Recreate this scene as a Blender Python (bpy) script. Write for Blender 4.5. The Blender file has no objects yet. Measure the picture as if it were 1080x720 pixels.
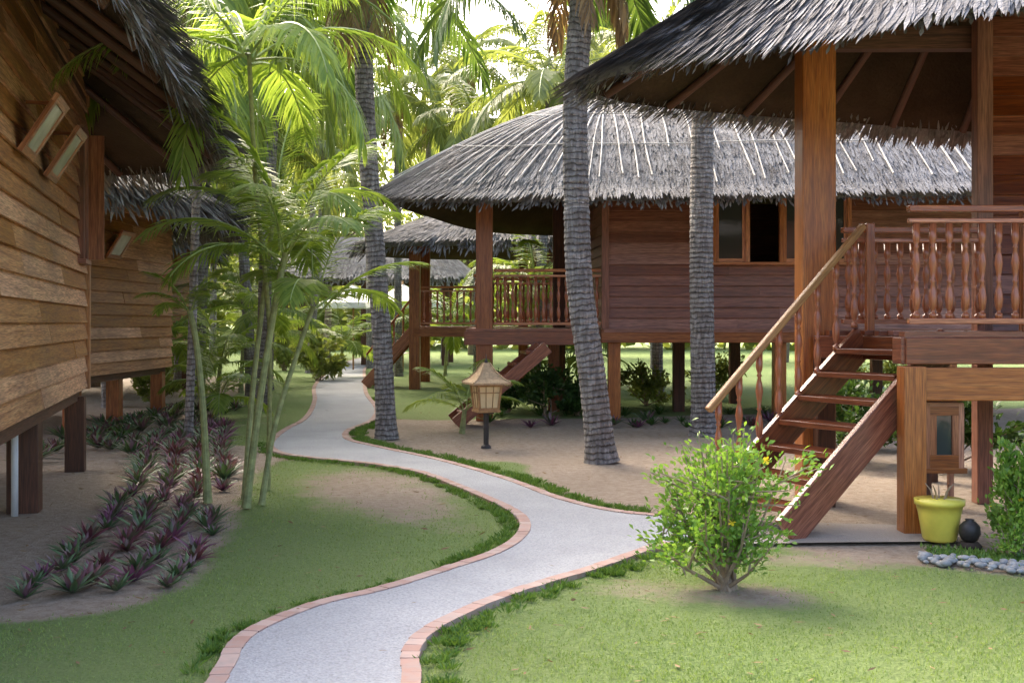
import bpy, math, random
import numpy as np
from mathutils import Vector, Matrix
R=random.Random(7); nr=np.random.RandomState(7)
sc=bpy.context.scene
col=sc.collection
V=Vector
# ------------------------------------------------------------ materials
def newmat(name):
    m=bpy.data.materials.new(name); m.use_nodes=True
    nt=m.node_tree; nt.nodes.clear()
    return m,nt
def nd(nt,t,**kw):
    n=nt.nodes.new(t)
    for k,v in kw.items():
        if k.startswith('_'): setattr(n,k[1:],v)
        else:
            key=int(k[1:]) if (k[0]=='i' and k[1:].isdigit()) else k.replace('__',' ')
            s=n.inputs[key]
            if isinstance(v,bpy.types.NodeSocket): nt.links.new(v,s)
            else: s.default_value=v
    return n
def c4(c): return (c[0],c[1],c[2],1)
def mixc(nt,fac,a,b,bt='MIX'):
    n=nt.nodes.new('ShaderNodeMix'); n.data_type='RGBA'; n.blend_type=bt
    for i,v in ((0,fac),(6,a),(7,b)):
        if isinstance(v,bpy.types.NodeSocket): nt.links.new(v,n.inputs[i])
        elif i==0: n.inputs[0].default_value=v
        else: n.inputs[i].default_value=c4(v)
    return n.outputs[2]
def ramp(nt,fac,stops):
    n=nt.nodes.new('ShaderNodeValToRGB'); nt.links.new(fac,n.inputs[0])
    cr=n.color_ramp
    while len(cr.elements)<len(stops): cr.elements.new(.5)
    for e,(p,c) in zip(cr.elements,stops):
        e.position=p; e.color=c4(c) if hasattr(c,'__len__') else (c,c,c,1)
    return n.outputs[0]
def math_(nt,op,a,b=0.5,clamp=False):
    n=nt.nodes.new('ShaderNodeMath'); n.operation=op; n.use_clamp=clamp
    for i,v in ((0,a),(1,b)):
        if isinstance(v,bpy.types.NodeSocket): nt.links.new(v,n.inputs[i])
        else: n.inputs[i].default_value=v
    return n.outputs[0]
def finish(nt,colr,rough=.6,bump=None,bstr=.3,bdist=.01,spec=.4,coat=0):
    p=nt.nodes.new('ShaderNodeBsdfPrincipled')
    if isinstance(colr,bpy.types.NodeSocket): nt.links.new(colr,p.inputs['Base Color'])
    else: p.inputs['Base Color'].default_value=c4(colr)
    if isinstance(rough,bpy.types.NodeSocket): nt.links.new(rough,p.inputs['Roughness'])
    else: p.inputs['Roughness'].default_value=rough
    p.inputs['Specular IOR Level'].default_value=spec
    p.inputs['Coat Weight'].default_value=coat
    p.inputs['Coat Roughness'].default_value=.25
    if bump is not None:
        b=nt.nodes.new('ShaderNodeBump'); b.inputs['Strength'].default_value=bstr; b.inputs['Distance'].default_value=bdist
        nt.links.new(bump,b.inputs['Height']); nt.links.new(b.outputs[0],p.inputs['Normal'])
    o=nt.nodes.new('ShaderNodeOutputMaterial'); nt.links.new(p.outputs[0],o.inputs[0])
    return p
def woodmat(name,dark,mid,light,rough=.45,weather=0.0,coat=0):
    m,nt=newmat(name)
    tc=nd(nt,'ShaderNodeTexCoord'); geo=nd(nt,'ShaderNodeNewGeometry')
    rnd=geo.outputs['Random Per Island']
    mp=nd(nt,'ShaderNodeMapping',Vector=tc.outputs['UV']); mp.inputs['Scale'].default_value=(1.2,26,1)
    n1=nd(nt,'ShaderNodeTexNoise',Vector=mp.outputs[0],Scale=1.0,Detail=6.0,Roughness=.6,Distortion=.6)
    mp2=nd(nt,'ShaderNodeMapping',Vector=tc.outputs['UV']); mp2.inputs['Scale'].default_value=(6,110,1)
    n2=nd(nt,'ShaderNodeTexNoise',Vector=mp2.outputs[0],Scale=1.0,Detail=3.0)
    n3=nd(nt,'ShaderNodeTexNoise',Vector=tc.outputs['Object'],Scale=.9,Detail=4.0)
    a=ramp(nt,n1.outputs[0],[(.3,dark),(.5,mid),(.72,light)])
    hsv=nd(nt,'ShaderNodeHueSaturation',Color=a)
    nt.links.new(math_(nt,'ADD',math_(nt,'MULTIPLY',rnd,.75),.64),hsv.inputs['Value'])
    nt.links.new(math_(nt,'ADD',math_(nt,'MULTIPLY',rnd,-.3),1.1),hsv.inputs['Saturation'])
    c=hsv.outputs[0]
    c=mixc(nt,ramp(nt,n2.outputs[0],[(.35,.6),(.6,0)]),c,(dark[0]*.4,dark[1]*.4,dark[2]*.4))
    if weather>0:
        w=ramp(nt,n3.outputs[0],[(.42,0.0),(.7,weather)])
        c=mixc(nt,w,c,(.14,.095,.07))
    h=math_(nt,'ADD',n1.outputs[0],math_(nt,'MULTIPLY',n2.outputs[0],.5))
    r=math_(nt,'ADD',math_(nt,'MULTIPLY',n1.outputs[0],.25),rough-.1)
    finish(nt,c,r,h,.35,.006,.4,coat)
    return m
M_left=woodmat('weathered_plank_wood',(.28,.10,.03),(.58,.26,.085),(.72,.39,.15),.55,.45)
M_mid=woodmat('red_brown_plank_wood',(.17,.06,.038),(.34,.13,.08),(.48,.21,.13),.45,.3,.1)
M_post=woodmat('post_wood',(.21,.058,.018),(.40,.125,.036),(.52,.20,.065),.38,.1,.15)
M_dark=woodmat('dark_post_wood',(.06,.024,.014),(.13,.05,.024),(.20,.075,.04),.5,.15)
M_deck=woodmat('varnished_red_wood',(.13,.03,.013),(.26,.066,.024),(.38,.115,.04),.3,.08,.35)
M_pil=woodmat('orange_pillar_wood',(.30,.082,.018),(.54,.17,.037),(.66,.26,.07),.36,.08,.25)
M_rail=woodmat('worn_rail_wood',(.38,.16,.055),(.55,.27,.095),(.64,.37,.16),.45,.2)
M_bal=woodmat('turned_baluster_wood',(.24,.052,.013),(.40,.10,.025),(.50,.15,.038),.25,0,.5)
def thatchmat(name,a,b,c):
    m,nt=newmat(name)
    geo=nd(nt,'ShaderNodeNewGeometry'); tc=nd(nt,'ShaderNodeTexCoord')
    n=nd(nt,'ShaderNodeTexNoise',Vector=tc.outputs['Object'],Scale=1.6,Detail=5.0,Roughness=.65)
    n2=nd(nt,'ShaderNodeTexNoise',Vector=tc.outputs['Object'],Scale=30.0,Detail=4.0)
    f=math_(nt,'ADD',math_(nt,'MULTIPLY',geo.outputs['Random Per Island'],.5),math_(nt,'MULTIPLY',math_(nt,'SUBTRACT',n.outputs[0],.5),1.2))
    f=math_(nt,'ADD',f,.2,True)
    colr=ramp(nt,f,[(0,a),(.45,b),(1,c)])
    colr=mixc(nt,math_(nt,'MULTIPLY',n2.outputs[0],.4),colr,a)
    finish(nt,colr,.85,n2.outputs[0],.6,.03,.15)
    return m
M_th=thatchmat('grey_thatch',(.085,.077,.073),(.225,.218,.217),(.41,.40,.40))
M_thu=thatchmat('shaded_brown_thatch_underside',(.02,.013,.008),(.06,.038,.022),(.11,.075,.045))  # brown thatch, its colour darkened for the shade under the eaves
def leafmat(name,c1,c2,trans=.4,rough=.45,c3=None):
    m,nt=newmat(name)
    geo=nd(nt,'ShaderNodeNewGeometry'); tc=nd(nt,'ShaderNodeTexCoord')
    n=nd(nt,'ShaderNodeTexNoise',Vector=tc.outputs['Object'],Scale=1.3,Detail=2.0)
    f=math_(nt,'ADD',math_(nt,'MULTIPLY',geo.outputs['Random Per Island'],.6),math_(nt,'MULTIPLY',n.outputs[0],.5),True)
    st=[(.15,c1),(.85,c2)] if c3 is None else [(.1,c1),(.5,c2),(.9,c3)]
    c=ramp(nt,f,st)
    p=nd(nt,'ShaderNodeBsdfPrincipled',Roughness=rough); nt.links.new(c,p.inputs['Base Color'])
    p.inputs['Specular IOR Level'].default_value=.4
    t=nd(nt,'ShaderNodeBsdfTranslucent'); 
    nt.links.new(mixc(nt,1.0,c,(1.4,1.3,.7),'MULTIPLY'),t.inputs[0])
    mx=nd(nt,'ShaderNodeMixShader',Fac=trans); nt.links.new(p.outputs[0],mx.inputs[1]); nt.links.new(t.outputs[0],mx.inputs[2])
    o=nd(nt,'ShaderNodeOutputMaterial'); nt.links.new(mx.outputs[0],o.inputs[0])
    return m
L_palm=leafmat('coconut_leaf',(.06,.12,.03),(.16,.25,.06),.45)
L_lit=leafmat('sunlit_coconut_leaf',(.095,.17,.03),(.26,.35,.075),.5)  # brighter copy of the coconut leaf, sunlight put into its colour
L_areca=leafmat('areca_leaf',(.12,.21,.035),(.30,.40,.085),.5)
L_far=leafmat('sunlit_leaf',(.11,.155,.04),(.27,.32,.10),.5,.5)  # yellow sun glow and distance haze put into the leaf colour
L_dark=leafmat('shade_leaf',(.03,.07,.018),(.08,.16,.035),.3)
L_bush=leafmat('shrub_leaf',(.10,.22,.03),(.26,.43,.085),.4)
L_grass=leafmat('lawn_blade',(.15,.24,.065),(.28,.375,.13),.35,.6)
L_bord=leafmat('border_grass_blade',(.06,.14,.025),(.16,.27,.055),.3,.5)
L_rho=leafmat('purple_rhoeo_leaf',(.045,.10,.045),(.11,.18,.08),.15,.4,(.21,.07,.13))
L_rho2=leafmat('magenta_rhoeo_leaf',(.11,.04,.08),(.22,.075,.15),.15,.4,(.08,.14,.06))
L_rho3=leafmat('red_rhoeo_leaf',(.10,.035,.05),(.21,.07,.09),.15,.4,(.08,.13,.06))
L_dry=leafmat('dry_leaf',(.14,.085,.045),(.34,.23,.12),.2,.7)
L_flow=leafmat('yellow_petal',(.75,.5,.02),(.9,.7,.05),.2,.5)
def simple(name,c,rough=.6,scale=20,var=.25,bs=.2,bd=.004,spec=.4,coat=0):
    m,nt=newmat(name); tc=nd(nt,'ShaderNodeTexCoord')
    n=nd(nt,'ShaderNodeTexNoise',Vector=tc.outputs['Object'],Scale=float(scale),Detail=6.0,Roughness=.6)
    a=tuple(x*(1-var) for x in c); b=tuple(min(1,x*(1+var)) for x in c)
    cc=ramp(nt,n.outputs[0],[(.3,a),(.7,b)])
    finish(nt,cc,rough,n.outputs[0],bs,bd,spec,coat)
    return m
M_stem=simple('areca_stem',(.27,.29,.12),.6,14,.4)
M_branch=simple('shrub_branch',(.30,.22,.15),.8,20,.3)
M_rachis=simple('frond_rib',(.28,.34,.10),.5,8,.3)
M_bark=simple('tree_bark',(.15,.115,.085),.9,9,.4,.6,.02)
M_pot=simple('yellow_glazed_pot',(.78,.66,.10),.35,6,.12,.05)
M_soil=simple('pot_soil',(.05,.035,.025),.95,40,.3)
M_stone=simple('grey_stone',(.27,.275,.275),.75,7,.4,.3,.01)
M_cream=simple('cream_lantern_panel',(.80,.62,.34),.5,5,.15)
M_lwood=simple('lantern_wood',(.38,.21,.09),.6,16,.3)
M_black=simple('dark_metal',(.035,.03,.028),.5,12,.2)
M_white=simple('white_canvas',(.8,.8,.78),.7,3,.05)
M_pipe=simple('white_pipe',(.7,.7,.68),.5,8,.1)
M_batten=simple('grey_pole',(.50,.47,.43),.85,5,.45)
M_shingle=simple('lantern_shingle',(.48,.33,.19),.8,30,.3,.5,.01)
M_vent=simple('sky_toned_vent_glass',(.42,.40,.32),.25,4,.2,.02)  # pale pane colour stands in for sky reflected in the glass
m,nt=newmat('window_glass'); finish(nt,(.05,.055,.05),.08,None,spec=.6); M_glass=m
def palmbark():
    m,nt=newmat('ringed_palm_bark'); tc=nd(nt,'ShaderNodeTexCoord')
    sp=nd(nt,'ShaderNodeSeparateXYZ',Vector=tc.outputs['UV'])
    n=nd(nt,'ShaderNodeTexNoise',Vector=tc.outputs['Object'],Scale=5.0,Detail=6.0,Roughness=.7)
    mp=nd(nt,'ShaderNodeMapping',Vector=tc.outputs['Object']); mp.inputs['Scale'].default_value=(30,30,6)
    n2=nd(nt,'ShaderNodeTexNoise',Vector=mp.outputs[0],Scale=1.0,Detail=4.0)
    v=math_(nt,'ADD',math_(nt,'MULTIPLY',sp.outputs[0],14.3),math_(nt,'MULTIPLY',n.outputs[0],2.4))
    fr=math_(nt,'FRACT',v)
    ring=ramp(nt,fr,[(0,.2),(.12,1.0),(.8,.85),(1,.25)])
    base=ramp(nt,n.outputs[0],[(.3,(.15,.13,.12)),(.5,(.32,.295,.275)),(.72,(.53,.50,.48))])
    c=mixc(nt,ring,(.07,.058,.05),base)
    c=mixc(nt,ramp(nt,n2.outputs[0],[(.4,.6),(.62,0)]),c,(.10,.085,.075))
    h=math_(nt,'ADD',ring,math_(nt,'MULTIPLY',n2.outputs[0],1.6))
    finish(nt,c,.85,h,.9,.03,.2)
    return m
M_palm=palmbark()
# ------------------------------------------------------------ mesh helpers
class MB:
    def __init__(s): s.v=[];s.f=[];s.uv=[];s.m=[]
    def box(s,c,ax,ay,az,m=0):
        i=len(s.v); c=V(c);ax=V(ax);ay=V(ay);az=V(az)
        if ax.cross(ay).dot(az)<0: az=-az
        lx,ly,lz=ax.length,ay.length,az.length; o=R.random()*40; o2=R.random()*40
        for x in(-1,1):
            for y in(-1,1):
                for z in(-1,1): s.v.append(c+ax*x+ay*y+az*z)
        def F(ids,kind):
            s.f.append(tuple(i+k for k in ids)); s.m.append(m)
            for k in ids:
                x=(k>>2)*2-1;y=((k>>1)&1)*2-1;z=(k&1)*2-1
                if kind=='z': s.uv.append((o+x*lx,o2+y*ly))
                elif kind=='y': s.uv.append((o+x*lx,o2+z*lz))
                else: s.uv.append((o+y*ly*.2,o2+z*lz))
        F((0,1,3,2),'x');F((4,6,7,5),'x');F((0,4,5,1),'y');F((2,3,7,6),'y');F((0,2,6,4),'z');F((1,5,7,3),'z')
    def beam(s,a,b,w,h,m=0,up=(0,0,1)):
        a=V(a);b=V(b);d=(b-a)/2; u=V(up)
        if abs(d.normalized().dot(u))>.98: u=V((0,1,0))
        sd=d.cross(u).normalized(); uu=sd.cross(d).normalized()
        s.box((a+b)/2,d,sd*w/2,uu*h/2,m)
    def post(s,x,y,z0,z1,w,rot=0,m=0):
        c,sn=math.cos(rot),math.sin(rot)
        s.box((x,y,(z0+z1)/2),(0,0,(z1-z0)/2),(c*w/2,sn*w/2,0),(-sn*w/2,c*w/2,0),m)
    def tube(s,pts,rad,n=10,m=0,cap=True):
        pts=[V(p) for p in pts]; i0=len(s.v); k=len(pts); L=0; Ls=[]
        for j,p in enumerate(pts):
            if j: L+=(p-pts[j-1]).length
            Ls.append(L)
            t=(pts[min(j+1,k-1)]-pts[max(j-1,0)]).normalized()
            a=V((1,0,0)) if abs(t.x)<.9 else V((0,1,0))
            u=(a-t*a.dot(t)).normalized(); w=t.cross(u)
            r=rad[j] if hasattr(rad,'__len__') else rad
            for q in range(n):
                an=2*math.pi*q/n; s.v.append(p+(u*math.cos(an)+w*math.sin(an))*r)
        for j in range(k-1):
            for q in range(n):
                q2=(q+1)%n
                s.f.append((i0+j*n+q,i0+j*n+q2,i0+(j+1)*n+q2,i0+(j+1)*n+q)); s.m.append(m)
                s.uv+=[(Ls[j],q/n),(Ls[j],(q+1)/n),(Ls[j+1],(q+1)/n),(Ls[j+1],q/n)]
        if cap:
            s.f.append(tuple(i0+(k-1)*n+q for q in range(n))); s.m.append(m); s.uv+=[(0,0)]*n
            s.f.append(tuple(i0+n-1-q for q in range(n))); s.m.append(m); s.uv+=[(0,0)]*n
    def poly(s,pts,m=0):
        i=len(s.v); s.v+=[V(p) for p in pts]; s.f.append(tuple(range(i,i+len(pts)))); s.m.append(m)
        s.uv+=[(p[0],p[1]) for p in pts]
ORG={}
def link(o): col.objects.link(o); return o
def top(name,label,cat,loc,group=None,data=None):
    o=bpy.data.objects.new(name,data); o.location=loc; link(o)
    if data is None: o.empty_display_size=.2
    o["label"]=label; o["category"]=cat
    if group: o["group"]=group
    ORG[o.name]=V(loc); return o
def mesh_of(name,mb,mats,off=V((0,0,0)),smooth=False):
    me=bpy.data.meshes.new(name); me.from_pydata([tuple(V(p)-off) for p in mb.v],[],mb.f)
    for mt in mats: me.materials.append(mt)
    uv=me.uv_layers.new(name='UVMap'); uv.data.foreach_set('uv',[c for p in mb.uv for c in p])
    me.polygons.foreach_set('material_index',mb.m)
    if smooth: me.polygons.foreach_set('use_smooth',[True]*len(mb.f))
    me.update(); return me
def part(name,mb,mats,root,parent=None,smooth=False,bevel=0,label=None):
    me=mesh_of(name,mb,mats if isinstance(mats,(list,tuple)) else [mats],ORG[root.name],smooth)
    o=bpy.data.objects.new(name,me); link(o); o.parent=parent or root
    if bevel:
        b=o.modifiers.new('bevel','BEVEL'); b.width=bevel; b.segments=2; b.limit_method='ANGLE'
    if label: o["label"]=label
    return o
def npmesh(name,verts,faces,mats,uv=None,smooth=False):
    me=bpy.data.meshes.new(name); k=faces.shape[1]
    me.vertices.add(len(verts)); me.vertices.foreach_set('co',verts.astype(np.float32).ravel())
    me.loops.add(faces.size); me.loops.foreach_set('vertex_index',faces.astype(np.int32).ravel())
    me.polygons.add(len(faces)); me.polygons.foreach_set('loop_start',np.arange(0,faces.size,k,dtype=np.int32))
    if smooth: me.polygons.foreach_set('use_smooth',np.ones(len(faces),dtype=bool))
    for mt in mats: me.materials.append(mt)
    me.update(calc_edges=True); me.validate(); return me
def nrm(a): return a/np.maximum(np.linalg.norm(a,axis=1,keepdims=True),1e-6)
def leaves(name,P,D,L,W,mat,S=None,mid=.5,bend=0):
    n=len(P); D=nrm(D)
    if S is None: S=np.cross(D,nr.normal(size=(n,3)))
    S=nrm(S); L=np.asarray(L).reshape(-1,1)*np.ones((n,1)); W=np.asarray(W).reshape(-1,1)*np.ones((n,1))
    a=P; b=P+D*L*mid+S*W/2; c=P+D*L; d=P+D*L*mid-S*W/2
    if bend: c=c+np.array([[0,0,-bend]])*L
    vs=np.stack([a,b,c,d],1).reshape(-1,3); f=np.arange(4*n).reshape(n,4)
    return npmesh(name,vs,f,[mat])
def stuffobj(name,me,label,cat,kind='stuff',loc=(0,0,0)):
    o=bpy.data.objects.new(name,me); link(o); o.location=loc; o["kind"]=kind; o["label"]=label; o["category"]=cat; return o
def childmesh(name,me,root,parent=None):
    o=bpy.data.objects.new(name,me); link(o); o.parent=parent or root; return o
def catmull(pts,n,closed=False):
    P=np.array(pts,float); k=len(P); out=[]
    seg=k if closed else k-1
    for i in range(seg):
        p0=P[(i-1)%k] if closed or i>0 else P[0]; p1=P[i]; p2=P[(i+1)%k]; p3=P[(i+2)%k] if closed or i+2<k else P[-1]
        for j in range(n):
            t=j/n
            out.append(.5*((2*p1)+(-p0+p2)*t+(2*p0-5*p1+4*p2-p3)*t*t+(-p0+3*p1-3*p2+p3)*t**3))
    if not closed: out.append(P[-1])
    return np.array(out)
def resample(P,step,closed=False):
    if closed: P=np.vstack([P,P[:1]])
    s=np.r_[0,np.cumsum(np.linalg.norm(np.diff(P,axis=0),axis=1))]
    n=max(2,int(s[-1]/step)); q=np.linspace(0,s[-1],n+1)
    out=np.stack([np.interp(q,s,P[:,i]) for i in range(P.shape[1])],1)
    return out[:-1] if closed else out
def inpoly(x,y,poly):
    r=np.zeros(x.shape,bool); k=len(poly)
    for i in range(k):
        x1,y1=poly[i];x2,y2=poly[(i+1)%k]
        if y1==y2: continue
        c=((y1>y)!=(y2>y))&(x<(x2-x1)*(y-y1)/(y2-y1)+x1); r^=c
    return r
# ------------------------------------------------------------ world / sun / camera
SUN_EL=math.radians(42); SUN_AZ=math.radians(-30)
w=bpy.data.worlds.new('World'); sc.world=w; w.use_nodes=True; nt=w.node_tree; nt.nodes.clear()
sky=nt.nodes.new('ShaderNodeTexSky'); sky.sky_type='NISHITA'; sky.sun_disc=False
sky.sun_elevation=SUN_EL; sky.sun_rotation=SUN_AZ; sky.dust_density=7.0; sky.air_density=.8; sky.ozone_density=.6
bg=nt.nodes.new('ShaderNodeBackground'); bg.inputs[1].default_value=.88
nt.links.new(sky.outputs[0],bg.inputs[0]); wo=nt.nodes.new('ShaderNodeOutputWorld'); nt.links.new(bg.outputs[0],wo.inputs[0])
ld=bpy.data.lights.new('sun','SUN'); ld.energy=3.6; ld.angle=math.radians(16); ld.color=(1,.9,.72)
lo=bpy.data.objects.new('sun',ld); link(lo)
sd=V((math.sin(SUN_AZ)*math.cos(SUN_EL),math.cos(SUN_AZ)*math.cos(SUN_EL),math.sin(SUN_EL)))
lo.rotation_euler=(-sd).to_track_quat('-Z','Y').to_euler(); lo.location=(0,0,30)
cd=bpy.data.cameras.new('camera'); cam=bpy.data.objects.new('camera',cd); link(cam); sc.camera=cam
cam.location=(0,0,1.6); cam.rotation_euler=(math.radians(90),0,0); cd.lens=40; cd.sensor_width=36; cd.shift_y=-20/1080
cd.clip_end=2000
sc.view_settings.view_transform='Standard'; sc.view_settings.look='None'; sc.view_settings.exposure=0
# ------------------------------------------------------------ path
left=[(-1.1,1.0),(-1.25,3.2),(-1.35,5.05),(-1.40,5.6),(-1.34,5.95),(-1.12,6.44),(-.79,6.81),(-.43,7.38),(-.16,7.84),(0,8.35),(.06,8.93),(-.02,9.5),(-.21,10.1),(-.55,10.97),(-1.0,12),(-1.59,12.7),(-2.19,13.15),(-2.72,13.6),(-3.1,14.4),(-3.3,15.6),(-3.4,17),(-3.42,18.2),(-3.6,20),(-4.1,23.4),(-4.94,28.2),(-5.7,34.3),(-6.4,41.7),(-6.8,49),(-6.6,60)]
rightfar=[(-5.4,60),(-5.6,48),(-5.1,40),(-4.1,32),(-3.24,25.6),(-2.5,21.3),(-2.25,19),(-2.25,17.9),(-2.35,16.9),(-2.3,16),(-2.1,15.24),(-1.6,14.4),(-.76,13.06),(0,11.5),(.45,10.3),(.87,9.6),(1.23,9.35)]
branchU=[(1.23,9.35),(1.8,9.3),(2.3,9.0),(3.3,8.85)]
branchL=[(3.3,8.22),(2.3,8.18),(1.6,8.12),(1.15,8.15)]
rightnear=[(1.15,8.15),(1.0,7.95),(.615,7.38),(.11,6.74),(-.21,6.23),(-.40,5.78),(-.44,5.4),(-.40,5.0),(-.3,3.2),(-.15,1.0)]
Lc=resample(catmull(left,6),.105); RF=resample(catmull(rightfar,6),.105); RN=resample(catmull(rightnear,6),.105)
outline=np.vstack([Lc,RF,np.array(branchU[1:]),np.array(branchL[:-1]),RN])
import bmesh
bm=bmesh.new(); vs=[bm.verts.new((p[0],p[1],.022)) for p in outline]
f=bm.faces.new(vs)
if f.normal.z<0: f.normal_flip()
bmesh.ops.triangulate(bm,faces=[f]); me=bpy.data.meshes.new('footpath'); bm.to_mesh(me); bm.free()
m,nt=newmat('exposed_aggregate_concrete'); tc=nd(nt,'ShaderNodeTexCoord')
n1=nd(nt,'ShaderNodeTexNoise',Vector=tc.outputs['Object'],Scale=1.1,Detail=6.0,Roughness=.6)
n2=nd(nt,'ShaderNodeTexNoise',Vector=tc.outputs['Object'],Scale=55.0,Detail=4.0,Roughness=.7)
vo=nd(nt,'ShaderNodeTexVoronoi',Vector=tc.outputs['Object'],Scale=70.0)
c=ramp(nt,n1.outputs[0],[(.3,(.26,.275,.30)),(.55,(.335,.35,.375)),(.75,(.40,.41,.43))])
c=mixc(nt,ramp(nt,n2.outputs[0],[(.4,.55),(.55,0)]),c,(.19,.19,.19))
c=mixc(nt,math_(nt,'MULTIPLY',vo.outputs['Color'],.25),c,(.54,.535,.53))
spx=nd(nt,'ShaderNodeSeparateXYZ',Vector=tc.outputs['Object'])
bx=ramp(nt,math_(nt,'MULTIPLY',math_(nt,'SUBTRACT',spx.outputs[0],1.3),1.5,True),[(0,0.0),(1,1.0)])
c=mixc(nt,bx,c,mixc(nt,n2.outputs[0],(.28,.235,.19),(.43,.375,.31)))
finish(nt,c,.8,math_(nt,'ADD',n2.outputs[0],vo.outputs[0]),.6,.008,.3)
me.materials.append(m)
stuffobj('footpath',me,'winding pale grey aggregate concrete footpath','path','structure')
m,nt=newmat('edging_brick'); geo=nd(nt,'ShaderNodeNewGeometry'); tc=nd(nt,'ShaderNodeTexCoord')
n=nd(nt,'ShaderNodeTexNoise',Vector=tc.outputs['Object'],Scale=14.0,Detail=5.0)
c=ramp(nt,geo.outputs['Random Per Island'],[(0,(.37,.225,.18)),(.5,(.43,.285,.235)),(1,(.47,.35,.30))])
c=mixc(nt,ramp(nt,n.outputs[0],[(.42,0.0),(.72,.6)]),c,(.35,.30,.27))
finish(nt,c,.85,n.outputs[0],.4,.005,.2); M_brick=m
mb=MB()
def bricks(P,side):
    d=np.gradient(P,axis=0); d/=np.linalg.norm(d,axis=1,keepdims=True)
    for i in range(len(P)-1):
        p=(P[i]+P[i+1])/2; t=d[i]; nn=np.array([-t[1],t[0]])*side
        h=.029+R.uniform(-.0015,.0015)
        l=np.linalg.norm(P[i+1]-P[i])/2*.975
        c=p+nn*(.045+R.uniform(-.003,.003))
        mb.box((c[0],c[1],h/2-.03),(nn[0]*.044,nn[1]*.044,0),(t[0]*l,t[1]*l,0),(0,0,h/2+.03))
bricks(Lc,-1); bricks(RF,-1); bricks(RN,-1)
me=mesh_of('brick_edging',mb,[M_brick]); stuffobj('path_edging',me,'terracotta brick edging along the footpath','brick edging','structure')
# ------------------------------------------------------------ ground
fx=np.arange(-12,12.01,.12); fy=np.arange(1,34.01,.12)
xs=np.r_[-900,-400,-150,-70,-40,-28,-20,-15,fx,15,20,28,40,70,150,400,900]
ys=np.r_[-400,-100,-40,-15,-5,-2,0,fy,36,40,46,54,64,80,120,200,400,900,1500]
X,Y=np.meshgrid(xs,ys,indexing='xy')
lawnA=[(-9,1),(-6,6.0),(-2.9,6.05),(-2.3,6.2),(-2.05,6.6),(-2.02,7.38),(-2.3,9.3),(-2.45,10.4),(-2.6,11.3),(-2.75,12.2),(-2.7,13.3),(0.1,13),(.6,9),(.3,5),(0,1)]
lawnB=[(-.6,1),(-.5,5.5),(-.2,6.4),(.6,7.5),(1.2,8.2),(2.2,8.05),(2.7,7.75),(3.1,7.3),(3.6,7.0),(9,6.5),(9,1)]
lawnC=[(-3.0,14.6),(-4.0,15),(-4.9,17.4),(-5.2,21),(-6.0,24),(-7,34),(-4,34),(-3,20)]
lawnD=[(-3,19.2),(-1.5,18.7),(1,19),(12,22),(12,35),(-5,35)]
lawn=np.zeros(X.shape)
for pl in (lawnA,lawnB,lawnC,lawnD): lawn[inpoly(X,Y,pl)]=1
lawn[(Y>34)|(np.abs(X)>12)]=1
def ell(cx,cy,rx,ry,rot=0):
    c,s=math.cos(rot),math.sin(rot); dx=X-cx;dy=Y-cy
    return np.exp(-(((dx*c+dy*s)/rx)**2+((-dx*s+dy*c)/ry)**2)**1.5)
lawn-=.85*ell(-1.35,11.0,.8,1.7,.3)
lawn-=.8*ell(1.3,6.65,.55,.34)
lawn-=.7*ell(2.2,7.7,.9,.28); lawn-=.35*ell(-.7,9.3,.4,.9,.3)
lawn-=.4*ell(-2.35,8.5,.3,1.0); lawn-=.4*ell(0.6,6.9,.5,.25,.6)
lawn-=.35*ell(-4.3,18.5,.7,1.5)
for _ in range(2):
    L2=lawn.copy(); L2[1:-1,1:-1]=(lawn[1:-1,1:-1]*2+lawn[:-2,1:-1]+lawn[2:,1:-1]+lawn[1:-1,:-2]+lawn[1:-1,2:])/6; lawn=L2
lawn=np.clip(lawn,0,1)
Z=.010*np.sin(X*1.7+Y*.9)*np.sin(Y*1.3-X*.6); Z=np.where((np.abs(X)<12)&(Y<34),Z,0)-.004
from_verts=np.stack([X.ravel(),Y.ravel(),Z.ravel()],1)
ny,nx=X.shape; idx=np.arange(nx*ny).reshape(ny,nx)
F=np.stack([idx[:-1,:-1].ravel(),idx[:-1,1:].ravel(),idx[1:,1:].ravel(),idx[1:,:-1].ravel()],1)
m,nt=newmat('lawn_and_sandy_soil'); tc=nd(nt,'ShaderNodeTexCoord'); at=nd(nt,'ShaderNodeAttribute'); at.attribute_name='lawn'
P_=tc.outputs['Object']
na=nd(nt,'ShaderNodeTexNoise',Vector=P_,Scale=2.2,Detail=8.0,Roughness=.7)
nb=nd(nt,'ShaderNodeTexNoise',Vector=P_,Scale=60.0,Detail=5.0,Roughness=.7)
nc=nd(nt,'ShaderNodeTexNoise',Vector=P_,Scale=.7,Detail=4.0)
ne=nd(nt,'ShaderNodeTexNoise',Vector=P_,Scale=12.0,Detail=6.0,Roughness=.7)
msk=math_(nt,'ADD',at.outputs['Fac'],math_(nt,'MULTIPLY',math_(nt,'SUBTRACT',na.outputs[0],.5),1.1))
msk=math_(nt,'ADD',msk,math_(nt,'MULTIPLY',math_(nt,'SUBTRACT',ne.outputs[0],.5),.7))
msk=ramp(nt,msk,[(.28,0.0),(.7,1.0)])
g=ramp(nt,nb.outputs[0],[(.3,(.105,.165,.045)),(.5,(.19,.27,.085)),(.75,(.28,.36,.14))])
g=mixc(nt,ramp(nt,nc.outputs[0],[(.35,0.0),(.7,.4)]),g,(.26,.30,.12))
s=ramp(nt,ne.outputs[0],[(.3,(.31,.235,.175)),(.5,(.43,.345,.265)),(.72,(.52,.435,.35))])
s=mixc(nt,ramp(nt,nb.outputs[0],[(.52,0.0),(.70,.6)]),s,(.18,.135,.095))
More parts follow.
